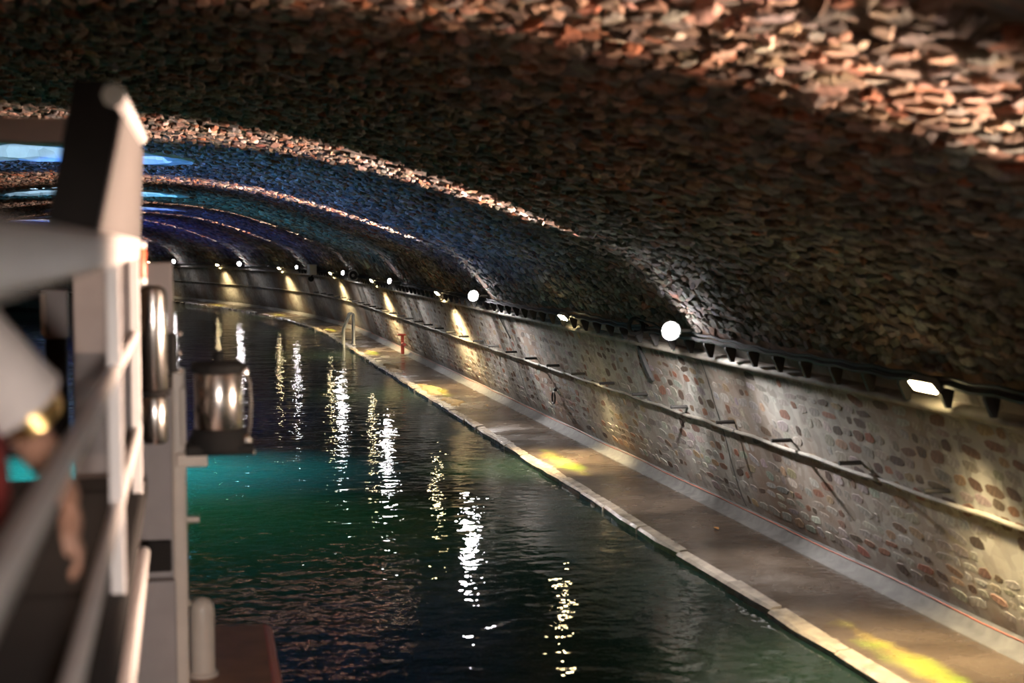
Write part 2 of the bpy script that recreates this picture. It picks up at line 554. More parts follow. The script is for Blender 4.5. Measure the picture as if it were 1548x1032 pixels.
# ------------------------------------------------------------------ masonry stones
def cells(u0, u1, l0, l1, rowh, wmin, wmax, gap, prob=1.0, jit=.2):
    out = []
    y = u0
    while y < u1:
        h = rowh * rng.uniform(.8, 1.25)
        n = int((l1 - l0) / wmin) + 2
        ww = rng.uniform(wmin, wmax, n)
        s = l0 + np.cumsum(ww) - ww - rng.uniform(0, wmax)
        e = s + ww
        k = (e > l0) & (s < l1) & (rng.random(n) < prob)
        m = int(k.sum())
        dy = rng.normal(0, jit * rowh * .3, m)
        hh = h * rng.uniform(.85, 1.1, m) if jit < .5 else h * rng.uniform(.7, 1.3, m)
        out.append(np.stack([y + h / 2 + dy, (s[k] + e[k]) / 2, (hh - gap) / 2, (ww[k] - gap) / 2], 1))
        y += h
    return np.vstack(out)

NS = 8
ANG = np.array([22.5, 67.5, 112.5, 157.5, 202.5, 247.5, 292.5, 337.5]) * math.pi / 180
CX = np.array([1, .55, -.55, -1, -1, -.55, .55, 1]); CY = np.array([.5, 1, 1, .5, -.5, -1, -1, -.5])

def stone_geo(c, tab, side, hmin, hmax, inset=.72, tilt=.5):
    """c rows (u, l, hu, hl) -> verts (N,17,3)."""
    N = len(c)
    ang = rng.normal(0, .10 if hmax < .02 else .2, N)
    jx = 1 + rng.normal(0, .10, (N, NS)); jy = 1 + rng.normal(0, .10, (N, NS))
    X = CX[None] * jx * c[:, 3:4]; Y = CY[None] * jy * c[:, 2:3]
    ca, sa = np.cos(ang)[:, None], np.sin(ang)[:, None]
    X, Y = X * ca - Y * sa, X * sa + Y * ca
    hgt = rng.uniform(hmin, hmax, N)
    tu, tl = rng.normal(0, tilt, (2, N))
    lay = []
    for f, hh in ((1.0, -.02), (.93, None), (inset, None)):
        xx = X * f; yy = Y * f
        uu = c[:, 0:1] + yy; ll = c[:, 1:2] + xx
        p, z, np_, nz = prof(*tab, uu, side)
        if hh is None:
            rel = 1 + tu[:, None] * yy / c[:, 2:3] * .4 + tl[:, None] * xx / c[:, 3:4] * .4
            d = hgt[:, None] * (.55 if f > .9 else 1.0) * rel + (rng.normal(0, .12, (N, NS)) * hgt[:, None] if f < .9 else 0)
        else:
            d = np.full_like(xx, hh)
        lay.append(W(p + np_ * d, ll, z + nz * d))
    return np.stack(lay, 1).reshape(N, 3 * NS, 3)

def stone_faces(flip):
    F = []; S = []
    for a in (0, 1):
        for k in range(NS):
            q = [a * NS + k, a * NS + (k + 1) % NS, (a + 1) * NS + (k + 1) % NS, (a + 1) * NS + k]
            F += q[::-1] if flip else q; S.append(4)
    top = [2 * NS + k for k in range(NS)]
    F += top[::-1] if flip else top; S.append(NS)
    return np.array(F), np.array(S)

def palette(n, cols, wts, var=.18):
    cols = np.array(cols); w = np.array(wts) / sum(wts)
    i = rng.choice(len(cols), n, p=w)
    c = cols[i] * (1 + rng.normal(0, var, (n, 1))) * (1 + rng.normal(0, .05, (n, 3)))
    return np.clip(c, .005, .95)

bpy.context.view_layer.update()
CAM_INV = cam.matrix_world.inverted()
MI = np.array(CAM_INV)

def px_area(verts, c):
    """rough size in the picture, zero when out of frame."""
    ctr = verts.mean(1)
    q = ctr @ MI[:3, :3].T + MI[:3, 3]
    d = -q[:, 2]
    ok = d > .3
    x = np.where(ok, 774 + 2150 * q[:, 0] / np.maximum(d, .3), -1e4); y = np.where(ok, 516 - 2150 * q[:, 1] / np.maximum(d, .3), -1e4)
    e = verts[:, 2 * NS:] @ MI[:3, :3].T + MI[:3, 3]
    ex = 2150 * e[..., 0] / np.maximum(-e[..., 2], .3); ey = 2150 * e[..., 1] / np.maximum(-e[..., 2], .3)
    ar = .5 * np.abs((ex * np.roll(ey, -1, 1) - ey * np.roll(ex, -1, 1)).sum(1))
    ok &= (x > 8) & (x < 1540) & (y > 8) & (y < 1024) & ~((x < 420) & (y > 420)) & ~((x < 215) & (y > 110))
    return np.where(ok, ar, 0)

def lay_stones(c, tab, side, hmin, hmax, cols, parent, mat, flip, best=300, inset=.72, low=None):
    vts = stone_geo(c, tab, side, hmin, hmax, inset)
    colr = palette(len(c), *cols)
    if low:                                            # the haunches are limewashed and sooty, the crown bare stone
        k = rng.random(len(c)) < np.clip((low[0] + .8 - c[:, 0]) / 1.6, 0, 1)
        colr[k] = palette(int(k.sum()), *low[1])
    F, S = stone_faces(flip)
    order = np.argsort(-px_area(vts, c)) if best else np.arange(len(c))
    one, rest = order[:best], order[best:]
    for i in one:
        ctr = vts[i].mean(0)
        me = raw_mesh('stone', vts[i] - ctr, F, S)
        a = me.color_attributes.new('Col', 'FLOAT_COLOR', 'POINT')
        a.data.foreach_set('color', np.tile(np.append(colr[i], 1), 3 * NS).astype(np.float32))
        o = obj('stone', me, mat, smooth=False)
        o.location = ctr.tolist(); o.parent = parent
    n = len(rest)
    FF = (F[None] + (np.arange(n) * 3 * NS)[:, None]).ravel()
    me = raw_mesh('stone_mass', vts[rest].reshape(-1, 3), FF, np.tile(S, n))
    a = me.color_attributes.new('Col', 'FLOAT_COLOR', 'POINT')
    cc = np.concatenate([colr[rest], np.ones((n, 1))], 1)
    a.data.foreach_set('color', np.repeat(cc, 3 * NS, 0).astype(np.float32).ravel())
    o = obj('stone_mass', me, mat, smooth=False)
    o.parent = parent; o['kind'] = 'stuff'
    return o

VCOL = ([(.245, .135, .088), (.29, .185, .13), (.22, .075, .035), (.12, .072, .046), (.17, .14, .115), (.36, .26, .20), (.07, .048, .036)],
        [5, 3, 3, 4, 3, 1.5, 3])
WCOL = ([(.34, .315, .28), (.37, .345, .31), (.30, .27, .235), (.16, .095, .065), (.10, .065, .045), (.31, .22, .14), (.24, .11, .07)],
        [5, 4, 5, 2.4, 2.0, 1.8, 1.4])
LCOL = ([(.20, .19, .165), (.26, .245, .22), (.15, .14, .115), (.19, .15, .11), (.23, .13, .085), (.09, .08, .065)], [5, 4, 3, 3, 1, 2])
JOINTS = [4.2, 15.55, 26.2, 37.5, 48.8]

def clear(c, lo=.05):
    k = np.ones(len(c), bool)
    for j in JOINTS:
        k &= np.abs(c[:, 1] - j) > (c[:, 3] + .02)
    return k

VT = (VAULT_S, VAULT_P); WT = (WALL_S, WALL_P)
cv = np.vstack([cells(.18, 12.2, 2.6, 20, .088, .09, .26, .003, jit=.9), cells(.18, 13.5, 20, 34, .105, .12, .30, .004, jit=.9),
                cells(.18, 15, 34, 58, .15, .2, .4, .006, jit=.8), cells(.18, 16, 58, 108, .2, .3, .6, .03)])
cp = prof(*VT, cv[:, 0])[0]
cv = cv[~in_well(cp, cv[:, 1], 1.2) & clear(cv)]
lay_stones(cv, VT, 1, .006, .040, VCOL, ceiling, 'vault_stone', True, low=(2.4, LCOL))
cw = cells(.25, WALL_S[-1] - .22, 5, 48, .125, .12, .34, .035, .84)
cw = cw[clear(cw)]
lay_stones(cw, WT, 1, .001, .0045, WCOL, wall_r, 'wall_stone', True, inset=.88)

# joints between the building lengths: dark open seams
for j in JOINTS:
    for tab, par, nm in ((WT, wall_r, 'expansion_joint'), (VT, ceiling, 'expansion_joint')):
        uu = np.linspace(.2, tab[0][-1] * (1 if tab is WT else .5) - .1, 30)
        jl = j + np.cumsum(rng.normal(0, .006, 30))
        p, z, a, b = prof(*tab, uu)
        P = np.concatenate([W(p + a * .004, jl - .014, z + b * .004), W(p + a * .004, jl + .014, z + b * .004)])
        k = np.arange(29)
        F = np.stack([k, k + 30, k + 31, k + 1], 1)
        me = raw_mesh(nm, P, F.ravel(), np.full(29, 4))
        obj(nm, me, 'iron', par)

# ------------------------------------------------------------------ lamps
UP = Vector((0, 0, 1))

def aim(o, loc, d, xdir, sx=1.0, sy=1.0):
    z = -d.normalized(); x = (xdir - z * xdir.dot(z)).normalized(); y = z.cross(x)
    M = Matrix((x, y, z)).transposed().to_4x4()
    o.matrix_world = Matrix.Translation(loc) @ M @ Matrix.Diagonal((sx, sy, 1, 1))

def lamp_light(name, kind, power, col, loc, d, xdir, size=100, blend=.7, rad=.05, sx=1.0, sy=1.0):
    ld = bpy.data.lights.new(name, kind)
    ld.energy = power; ld.color = col; ld.shadow_soft_size = rad
    ld.spot_size = math.radians(size); ld.spot_blend = blend
    o = bpy.data.objects.new(name, ld); COL.objects.link(o)
    aim(o, loc, d, xdir, sx, sy)
    return o

FLOOD_LABELS = {
    -7.4: 'round white floodlight on the right wall behind the boat',
    5.0: 'round white floodlight on the right wall abreast of the boat',
    15.1: 'largest dazzling round white floodlight, beside the hanging black cable coil',
    26.3: 'dazzling round white floodlight, second nearest in view, above the bracketed cables',
    37.5: 'round white floodlight, third along the wall from the cable coil',
    48.9: 'small distant white floodlight near the white ringed hose reel',
    60.9: 'small distant white floodlight beside the white equipment box',
    72.3: 'tiny bright white floodlight far around the bend',
    83.7: 'farthest tiny white floodlight around the bend',
}
def floodlight(l, side=1):
    t, r = frame(l)
    r = r * side
    base = V(PC + side * 7.86, l, 2.34)
    e = empty('floodlight', base, FLOOD_LABELS[l] if side > 0 else None, 'floodlight', 'white floodlights along the wall')
    ax = (-t * .80 - r * .55 + UP * .10).normalized()
    c = base - r * .26
    far = 30 < l < 65
    k = .62 if far else .9
    if far: ax = (-t * .45 - r * .85 + UP * .15).normalized()
    MB().lathe(c - ax * .07, [(.05 * k, 0), (.10 * k, .01), (.125 * k, .05), (.125 * k, .085), (.11 * k, .09)], 20, ax).build('housing', 'lamp_grey', e, True)
    MB().lathe(c, [(.108 * k, .0), (.106 * k, .03), (.09 * k, .062 * k), (.06 * k, .082 * k), (.02 * k, .09 * k)], 20, ax).build('glass', 'flood_glass', e, True)
    MB().tube([base + r * .09, base - r * .04, c - ax * .07], .018, 8).build('bracket', 'lamp_grey', e)
    MB().box(base + r * .05, (.02, .10, .14), Matrix.Rotation(heading(l), 3, 'Z')).build('mounting_plate', 'lamp_grey', e)
    fwd, pw, wid, bc = BLADE.get(l, (0, 0, 0, None))
    if pw:
        d = V(PC - side * .8, l + fwd, 4.66) - c
        lamp_light('blade_of_light', 'SPOT', BAND_W * pw, bc, c - r * .16 + UP * .06, d, t, 72, 1.0, .04, wid, 1.0)
    q = WASH_W * (1 if l < 30 else .5 if l < 50 else .1)
    lamp_light('wall_wash', 'SPOT', q * .22, (1.0, .95, .92), c - r * .14 - UP * .06, -UP * .8 - r * .1, t, 160, 1.0, .06)
    for sg in (-1, 1):
        lamp_light('wall_wash', 'SPOT', q, (1.0, .95, .92), c - r * .14 - UP * .06 + t * .05 * sg, -UP * .72 + r * .10 + t * sg, t, 70, 1.0, .06)

WHITE = (1.0, .78, .68)
BLADE = {5.0: (1.1, .72, .60, (1.0, .72, .54)), 15.1: (2.4, .85, .50, WHITE), 26.3: (4.8, .95, .42, WHITE), 48.9: (-2.0, .9, .26, WHITE),
         60.9: (1.0, .8, .22, WHITE), 72.3: (.5, .7, .2, WHITE), 83.7: (0, .6, .2, WHITE)}
for l in FLOOD_L: floodlight(l)

WARM_LABELS = {
    -1.2: 'warm bar lamp on the right wall behind the boat',
    9.8: 'nearest warm yellow bar lamp, at the right edge of the picture',
    20.4: 'warm yellow bar lamp between the two dazzling round floodlights',
    31.2: 'warm yellow bar lamp next beyond the second dazzling floodlight',
    42.6: 'small warm yellow bar lamp on the wall above the handrail ladder',
    54.0: 'distant warm yellow bar lamp just before the white equipment box',
    65.4: 'distant warm yellow bar lamp just past the white equipment box',
    76.8: 'tiny warm bar lamp far around the bend',
    88.2: 'farthest tiny warm bar lamp around the bend',
}
def bar_lamp(l):
    t, r = frame(l)
    c = V(PC + 7.76, l, 2.22)
    e = empty('bar_lamp', c, WARM_LABELS[l], 'wall lamp', 'warm bar lamps along the wall')
    n = (-r * .75 - UP * .66).normalized()              # the glass looks out and down
    x = t; y = n.cross(x)
    M = Matrix((x, y, n)).transposed()
    MB().box(c - n * .035, (.36, .11, .06), M, .008).build('housing', 'lamp_grey', e)
    MB().box(c + n * .002, (.33, .085, .012), M).build('glass', 'warm_glass', e)
    for s in (-1, 1):
        MB().tube([c - n * .05 + t * .13 * s, c + r * .17 + t * .13 * s], .012, 6).build('arm', 'lamp_grey', e)
    lamp_light('lamp_beam', 'SPOT', WARM_W * (.85 if l < 15 else 1.6 if l < 25 else 1.2 if l < 50 else .8), (1.0, .78, .42), c + n * .03 , (-UP - r * (.05 if l < 15 else .12 if l < 25 else .10)), t, 92 if l < 15 else 84 if l < 25 else 138, 1.0, .08)

for l in WARM_L: bar_lamp(l)

# coloured up-lights on the far bank
BLUE = ((24.5, (.10, .30, 1.0), 'blue'), (40.5, (.05, .40, .75), 'teal'), (56.5, (.06, .18, 1.0), 'blue'), (72.0, (.05, .12, 1.0), 'blue'), (88.0, (.05, .12, 1.0), 'blue'))
for k, (l, colr, nm) in enumerate(BLUE):
    t, r = frame(l)
    c = V(PC - 7.72, l, 2.22)
    ordn = ('nearest', 'second', 'third', 'fourth', 'farthest')[k]
    e = empty('coloured_lamp', c, nm + ' bar lamp on the far left bank, ' + ordn + ' of five', 'wall lamp', 'coloured lamps on the left bank')
    Rz = Matrix.Rotation(heading(l), 3, 'Z')
    MB().box(c - r * .06, (.08, .36, .10), Rz).build('housing', 'lamp_grey', e)
    MB().box(c + UP * .0 + r * .0, (.012, .33, .08), Rz).build('glass', 'cyan_glass', e)
    MB().box(c - r * .14, (.12, .10, .05), Rz).build('arm', 'lamp_grey', e)
    lamp_light('lamp_beam', 'SPOT', 9000 if k < 2 else 6000, colr, c + r * .05, r + UP * .23, t, 80, 1.0, .05, 1.0, .27)
    lamp_light('lamp_glow', 'SPOT', 260, (.1, .6, 1.0), c + r * .05 - UP * .06, r * .4 - UP, t, 110, 1.0, .05)

# projector in the nearest light well: throws a spectrum on the water
c = V(PC, 22.5, 5.3)
e = empty('spectrum_projector', c, 'dark projector hung in the nearest light well, throwing colour on the water', 'projector')
MB().box(c, (.5, .5, .16), None, .02).build('housing', 'lamp_grey', e)
MB().tube([c - Vector((WA, 0, -.05)), c + Vector((WA, 0, .05))], .03, 8).build('carrier_bar', 'lamp_grey', e)
for q, (tl, tp, colr2, pw) in enumerate(((28.0, -1.4, (.03, .16, .8), 11000), (21.2, -1.6, (.05, .55, .75), 100000), (17.6, -1.8, (.10, .75, .25), 28000))):
    o = c + Vector((0, (.15, 0, -.15)[q], -.10))
    MB().lathe(o, [(.06, .02), (.065, -.02), (.05, -.03)][::-1], 16).build('glass', 'cyan_glass', e, True)
    lamp_light('spectrum_beam', 'SPOT', pw, colr2, o - UP * .05, V(tp, tl, 0) - o, Vector((0, 1, 0)), 100, 1.0, .05, (.5, .5, .40)[q], .74)

# ------------------------------------------------------------------ cables on brackets along the spring line
run = empty('cable_run', V(PC + 7.86, 10, 2.15), 'dark cables carried on small iron brackets along the spring of the vault', 'cables')
lb = np.arange(-4, 62, .62)
br = MB()
br.poly_prism([Vector((0, -.02, 0)), Vector((-.035, -.02, 0)), Vector((-.10, -.02, .13)), Vector((-.10, -.02, .155)), Vector((.02, -.02, .155)), Vector((.02, -.02, .12))],
              [Vector((0, .02, 0)), Vector((-.035, .02, 0)), Vector((-.10, .02, .13)), Vector((-.10, .02, .155)), Vector((.02, .02, .155)), Vector((.02, .02, .12))])
b0 = br.build('bracket', 'iron', None)
for k, l in enumerate(lb):
    o = b0 if k == 0 else b0.copy()
    if k: COL.objects.link(o)
    o.parent = run
    loc = V(PC + 7.90, l, 2.075) - run.location
    o.location = loc; o.rotation_euler = (0, 0, heading(l))
for k, (h, z, rad) in enumerate(((7.86, 2.255, .026), (7.82, 2.245, .018), (7.845, 2.30, .016))):
    ll = np.arange(-10, 100, .31)
    zz = z + .012 * np.sin(ll * 10.13) + np.interp(ll, np.arange(-10, 101, 2.3), rng.normal(0, .02 if k == 2 else .008, len(np.arange(-10, 101, 2.3))))
    MB().tube([V(PC + h, a, b) for a, b in zip(ll, zz)], rad, 6).build('cable', 'cable_rubber', run, True)

# rope on pegs lower down
rope = empty('wall_rope', V(PC + 8.2, 10, 1.2), 'thin rope slung under dark iron pegs along the lower right wall', 'rope')
pl = np.arange(-1, 60, 1.55) + .55
for l in pl:
    t, r = frame(l)
    h = wall_h(1.30)
    MB().tube([V(PC + h + .03, l, 1.30), V(PC + h - .22, l, 1.30)], [.022, .020], 8).build('peg', 'iron', rope)
ll = np.arange(-1, 90, .155)
ph = (ll - .55) / 1.55 % 1.0
hz = 1.20 - .014 * np.sin(np.pi * ph) + .02 * np.interp(ll, np.arange(-1, 92, 3.1), rng.normal(0, .12, len(np.arange(-1, 92, 3.1))))
MB().tube([V(PC + wall_h(1.2) - .028, a, b) for a, b in zip(ll, hz)], .021, 8).build('rope', 'rope_grey', rope, True)

# orange cable along the kerb
ll = np.arange(4, 60, .4)
mb = MB().tube([V(PC + 8.65 + .012 * math.sin(a * 1.7), a, .208 + .006 * math.sin(a * 2.3)) for a in ll], .0055, 6)
tag(mb.build('orange_cable', 'orange_cable', None, True), 'thin orange cable lying on the kerb at the foot of the wall', 'cable')

# ------------------------------------------------------------------ single things on the wall
t, r = frame(16.9)
c = V(PC + 7.72, 16.75, 2.30)
e = empty('cable_coil', c, 'coil of black cable hanging beside the largest floodlight', 'cable coil')
ax = (-t * .8 - r * .6)
for k, (rr, o) in enumerate(((.085, 0), (.082, .02), (.088, -.02), (.10, .008))):
    MB().ring(c + ax.normalized() * o, ax, rr, .016, 24, 6, .04).build('loop', 'cable_rubber', e, True)
MB().tube([c + Vector((.0, -.03, .09)), c + Vector((.05, -.5, .06)), V(PC + 7.84, 16.0, 2.28)], .012, 6).build('cable_tail', 'cable_rubber', e, True)
MB().tube([c + r * .16, c + UP * .07], .012, 6).build('hook', 'iron', e)

l = 46.8; t, r = frame(l)
c = V(PC + 7.70, l, 2.30)
e = empty('hose_reel', c, 'white ringed hose reel on the distant wall before the bend', 'hose reel')
ax = (-t * .85 - r * .5).normalized()
MB().ring(c, ax, .17, .022, 28, 6).build('rim', 'galvanised', e, True)
MB().lathe(c - ax * .03, [(.05, 0), (.05, .07)], 14, ax).build('hub', 'galvanised', e)
MB().lathe(c - ax * .02, [(.14, 0), (.14, .03)], 20, ax).build('coiled_hose', 'cable_rubber', e)
MB().tube([c - ax * .04, c - ax * .04 + r * .22], .02, 6).build('bracket', 'lamp_grey', e)

l = 57.6; t, r = frame(l)
c = V(PC + 7.62, l, 2.30)
Rz = Matrix.Rotation(heading(l), 3, 'Z')
e = empty('equipment_box', c, 'white equipment box with a dark camera dome under it on the far wall', 'box')
MB().box(c, (.3, .55, .42), Rz, .02).build('case', 'white_plastic', e)
MB().box(c - t * .28, (.24, .01, .34), Rz).build('door', 'white_plastic', e)
MB().lathe(c - t * .35 - r * .1 - UP * .42, [(.02, .14), (.11, .12), (.12, .05), (.09, -.02), (.03, -.06)][::-1], 16).build('camera_dome', 'black_plastic', e, True)
MB().tube([c - t * .35 - r * .1 - UP * .30, c - t * .2 - UP * .2], .025, 8).build('dome_arm', 'black_plastic', e)
MB().tube([c + r * .1, c + r * .33], .03, 8).build('bracket', 'lamp_grey', e)

# mooring ring on the wall
l = 23.6; t, r = frame(l)
hm = wall_h(.82)
c = V(PC + hm - .03, l, .82)
e = empty('mooring_ring', c, 'dark iron mooring ring hanging low on the grey wall', 'mooring ring')
MB().lathe(c + r * .05, [(.035, 0), (.035, .04), (.02, .06)], 12, -r).build('eye_plate', 'iron', e)
mb = MB(); mb.ring(c - UP * .15 - r * .015, r, .10, .015, 22, 6)
o = mb.build('ring', 'iron', e, True)

# dark rusty gutter pipe let into the wall
l = 17.75
pts = []
for z, dl in ((1.98, .05), (1.9, .03), (1.8, .0), (1.68, -.03), (1.58, -.07), (1.52, -.09)):
    pts.append(V(PC + wall_h(z) - .012, l + dl, z))
mb = MB().tube(pts, [.02, .04, .05, .055, .05, .02], 8)
tag(mb.build('drain_pipe', 'iron', None, True), 'short dark rusty drain pipe set in the grey wall below the cable coil', 'pipe')

# thin rods leaning on the wall
for (l, z0, z1, lab) in ((26.2, 1.55, 1.93, 'short thin metal rod on the wall under the second floodlight'), (58.6, 1.5, 1.95, 'short thin metal rod on the far wall under the equipment box')):
    mb = MB().tube([V(PC + wall_h(z0) - .03, l - .25, z0), V(PC + wall_h(z1) - .03, l + .1, z1)], .012, 6)
    tag(mb.build('metal_rod', 'galvanised' if l > 40 else 'iron'), lab, 'rod')

# red valve at the wall foot
l = 41.0; t, r = frame(l)
c = V(PC + 8.45, l, .25)
e = empty('valve', c, 'dark red valve with a handwheel at the foot of the wall', 'valve')
MB().tube([c - UP * .12, c + UP * .42], .05, 10).build('stem', 'red_paint', e)
MB().ring(c + UP * .44, UP, .13, .022, 20, 6).tube([c + UP * .44 - t * .13, c + UP * .44 + t * .13], .014, 6).tube([c + UP * .44 - r * .13, c + UP * .44 + r * .13], .014, 6).build('handwheel', 'red_paint', e, True)
MB().tube([c + UP * .18, c + UP * .18 - t * .4], .045, 10).build('outlet', 'red_paint', e)

# ------------------------------------------------------------------ ladder with hoop rails
l = 45.9; t, r = frame(l)
base = V(PC + QE, l, .1)
e = empty('quay_ladder', base, 'galvanised boarding ladder with tall hooped handrails at the quay edge', 'ladder')
for s in (-1, 1):
    o = base + t * .22 * s
    pts = [o - r * .07 - UP * .75, o - r * .07 + UP * .48, o + r * .06 + UP * .80, o + r * .10 + UP * .90]
    for k in range(1, 8):
        a = math.pi * k / 8
        pts.append(o + r * (.175 - .075 * math.cos(a)) + UP * (.92 + .075 * math.sin(a)))
    pts += [o + r * .25 + UP * .90, o + r * .25 + UP * .0]
    MB().tube(pts, .033, 10).build('handrail', 'galvanised', e, True)
    MB().lathe(o + r * .25 - UP * .012, [(.06, 0), (.06, .012), (.03, .02)], 14).build('foot_plate', 'galvanised', e)
for z in (-.02, -.3, -.58):
    MB().tube([base - r * .07 - t * .22 + UP * z, base - r * .07 + t * .22 + UP * z], .018, 8).build('rung', 'galvanised', e)

# ------------------------------------------------------------------ litter and moss on the quay
for k, (l, h, ln, wd, lab) in enumerate((
        (36.8, 7.55, 2.6, .16, 'brown moss mat on the quay edge nearest the ladder'),
        (31.2, 7.60, 2.4, .20, 'largest brown moss mat on the quay, in the warm lamplight'),
        (28.6, 7.63, 1.3, .17, 'brown moss mat on the quay just past the warm lamplight'))):
    n, m = 22, 9
    P = []
    for a in range(n):
        for b in range(m):
            x = a / (n - 1) * 2 - 1; y = b / (m - 1) * 2 - 1
            w = math.sqrt(max(0, 1 - x * x)) * (1 + .35 * math.sin(7 * x + k) * abs(y))
            hgt = .012 + .035 * (1 - y * y) * math.sqrt(max(0, 1 - x * x)) * rng.uniform(.5, 1.2) if abs(y) < 1 and abs(x) < 1 else -.02
            P.append(W(PC + h + y * wd * w + .05 * math.sin(4 * x + k), l + x * ln / 2, .082 + hgt))
    F = [(a * m + b, a * m + b + 1, (a + 1) * m + b + 1, (a + 1) * m + b) for a in range(n - 1) for b in range(m - 1)]
    me = raw_mesh('moss_mat', np.array(P), np.array(F).ravel(), np.full(len(F), 4))
    tag(obj('moss_mat', me, 'brown_moss', None, True), lab, 'moss')
def leaf(l, h, s, lab):
    pts = [(-1, 0), (-.5, .45), (.1, .55), (.6, .35), (1, 0), (.6, -.3), (.1, -.5), (-.5, -.4)]
    a = [V(PC + h + y * s * .6, l + x * s, .098 + .012 * abs(y)) for x, y in pts]
    mb = MB(); mb.poly_prism(a, [q + UP * .006 for q in a])
    tag(mb.build('fallen_leaf', 'dead_leaf'), lab, 'leaf')
leaf(15.0, 8.12, .07, 'brown fallen leaf on the wet quay')
leaf(27.7, 8.15, .06, 'small dark fallen leaf on the distant quay below the wall')

# ------------------------------------------------------------------ the tour boat
boat = empty('tour_boat', (-2.4, 3.0, 0.0), 'tour boat with pale grey railings and a steel lantern, cut off at the left', 'boat')

def bpart(mb, name, mat, parent=boat, smooth=False, label=None):
    o = mb.build(name, mat, parent, smooth)
    if label: o['label'] = label
    return o

# hull with a blunt bow, flat gunwale
def hull_outline(z, grow=0.0):
    pts = []
    for y, x in ((-7.0, .30), (4.0, .40), (7.6, .43), (9.0, .45)):
        pts.append((x + grow, y))
    pts += [(-.05 + grow, 9.08), (-1.2, 9.9 + grow), (-2.4, 10.25 + grow), (-3.6, 9.9 + grow), (-4.75 - grow, 9.08)]
    for y, x in ((9.0, -5.25), (7.6, -5.23), (4.0, -5.2), (-7.0, -5.1)):
        pts.append((x - grow, y))
    return [Vector((x, y, z)) for x, y in pts]
mb = MB()
lo = [Vector((-2.4 + (q.x + 2.4) * .9, q.y * .97, -.35)) for q in hull_outline(0)]
mb.poly_prism(lo, hull_outline(.80))
bpart(mb, 'hull', 'hull_paint')
mb = MB(); mb.poly_prism(hull_outline(.80), hull_outline(.90))
bpart(mb, 'gunwale_deck', 'deck_brown')
o = hull_outline(.855, .015)
bpart(MB().tube(o, .045, 8), 'rubbing_strip', 'rubbing_red', smooth=True, label='red painted rubbing strip around the deck edge')
# cabin below the sun deck, sun deck slab
bpart(MB().box((-2.5, .1, 1.5), (4.5, 13.5, 1.2), None, .03), 'cabin', 'boat_grey')
bpart(MB().box((-2.5, .1, 2.15), (4.62, 13.7, .10), None, .02), 'sun_deck', 'boat_dark')
# railing
RX = -.22
bpart(MB().box((RX, 2.0, 3.285), (.05, 9.6, .095), None, .015), 'top_rail', 'boat_white')
bpart(MB().tube([(RX, -2.8, 2.905), (RX, 6.6, 2.905)], .022, 12), 'middle_rail', 'boat_white', smooth=True)
bpart(MB().tube([(RX, -2.8, 2.475), (RX, 6.6, 2.475)], .022, 12), 'lower_rail', 'boat_white', smooth=True)
for y in (-2.4, .0, 4.62, 6.5):
    bpart(MB().box((RX, y, 2.73), (.045, .045, 1.08), None, .006), 'railing_post', 'boat_white')
bpart(MB().tube([(RX + .01, -2.8, 1.84), (RX + .01, 6.9, 1.84)], .03, 10), 'deck_edge', 'boat_white', smooth=True)
# leaning side board above the rail and the beam across
def board_sec(y, xb0, xb1, xt0, xt1, zb, zt):
    return [Vector((xb0, y, zb)), Vector((xb1, y, zb)), Vector((xt1, y, zt - .10)), Vector((xt1 - .035, y, zt)), Vector((xt0, y, zt))]
mb = MB(); mb.poly_prism(board_sec(4.25, -.385, -.245, -.30, -.175, 3.335, 3.77), board_sec(6.95, -.36, -.21, -.33, -.19, 3.335, 3.84))
bpart(mb, 'side_board', 'boat_dark')
mb = MB(); mb.poly_prism([Vector((-.243, 4.24, 3.335)), Vector((-.236, 4.24, 3.335)), Vector((-.166, 4.24, 3.67)), Vector((-.173, 4.24, 3.67))],
                         [Vector((-.208, 6.96, 3.335)), Vector((-.201, 6.96, 3.335)), Vector((-.181, 6.96, 3.74)), Vector((-.188, 6.96, 3.74))])
bpart(mb, 'lit_side', 'lit_side_grey')  # lit outboard side of the dark board, put in as a lighter grey sheet
bpart(MB().tube([(-.19, 4.24, 3.725), (-.195, 6.96, 3.80)], .035, 8), 'lit_edge', 'boat_white', smooth=True)  # white tube standing in for light along the board's top edge
bpart(MB().box((-2.38, 6.5, 3.79), (4.06, .12, .11), None, .01), 'cross_beam', 'boat_grey')
for x in (-4.35,):
    bpart(MB().box((x, 6.5, 2.95), (.08, .10, 1.62), None, .01), 'beam_post', 'boat_grey')
# console tower at the front of the sun deck
bpart(MB().box((-.315, 7.85, 2.03), (.50, .5, 2.36), None, .012), 'console', 'boat_grey')
bpart(MB().box((-.30, 7.56, 1.68), (.42, .06, .16), None, .01), 'step', 'boat_dark')
bpart(MB().box((-.30, 7.54, 1.25), (.46, .10, .62), None, .01), 'lower_locker', 'boat_grey')
bpart(MB().box((-.045, 7.58, 1.80), (.075, .10, 1.72), None, .018), 'corner_post', 'cream_paint')
o = bpart(MB().tube([(-.02, 7.60, 1.858), (.055, 7.60, 1.857)], .017, 10), 'peg', 'cream_paint', smooth=True)
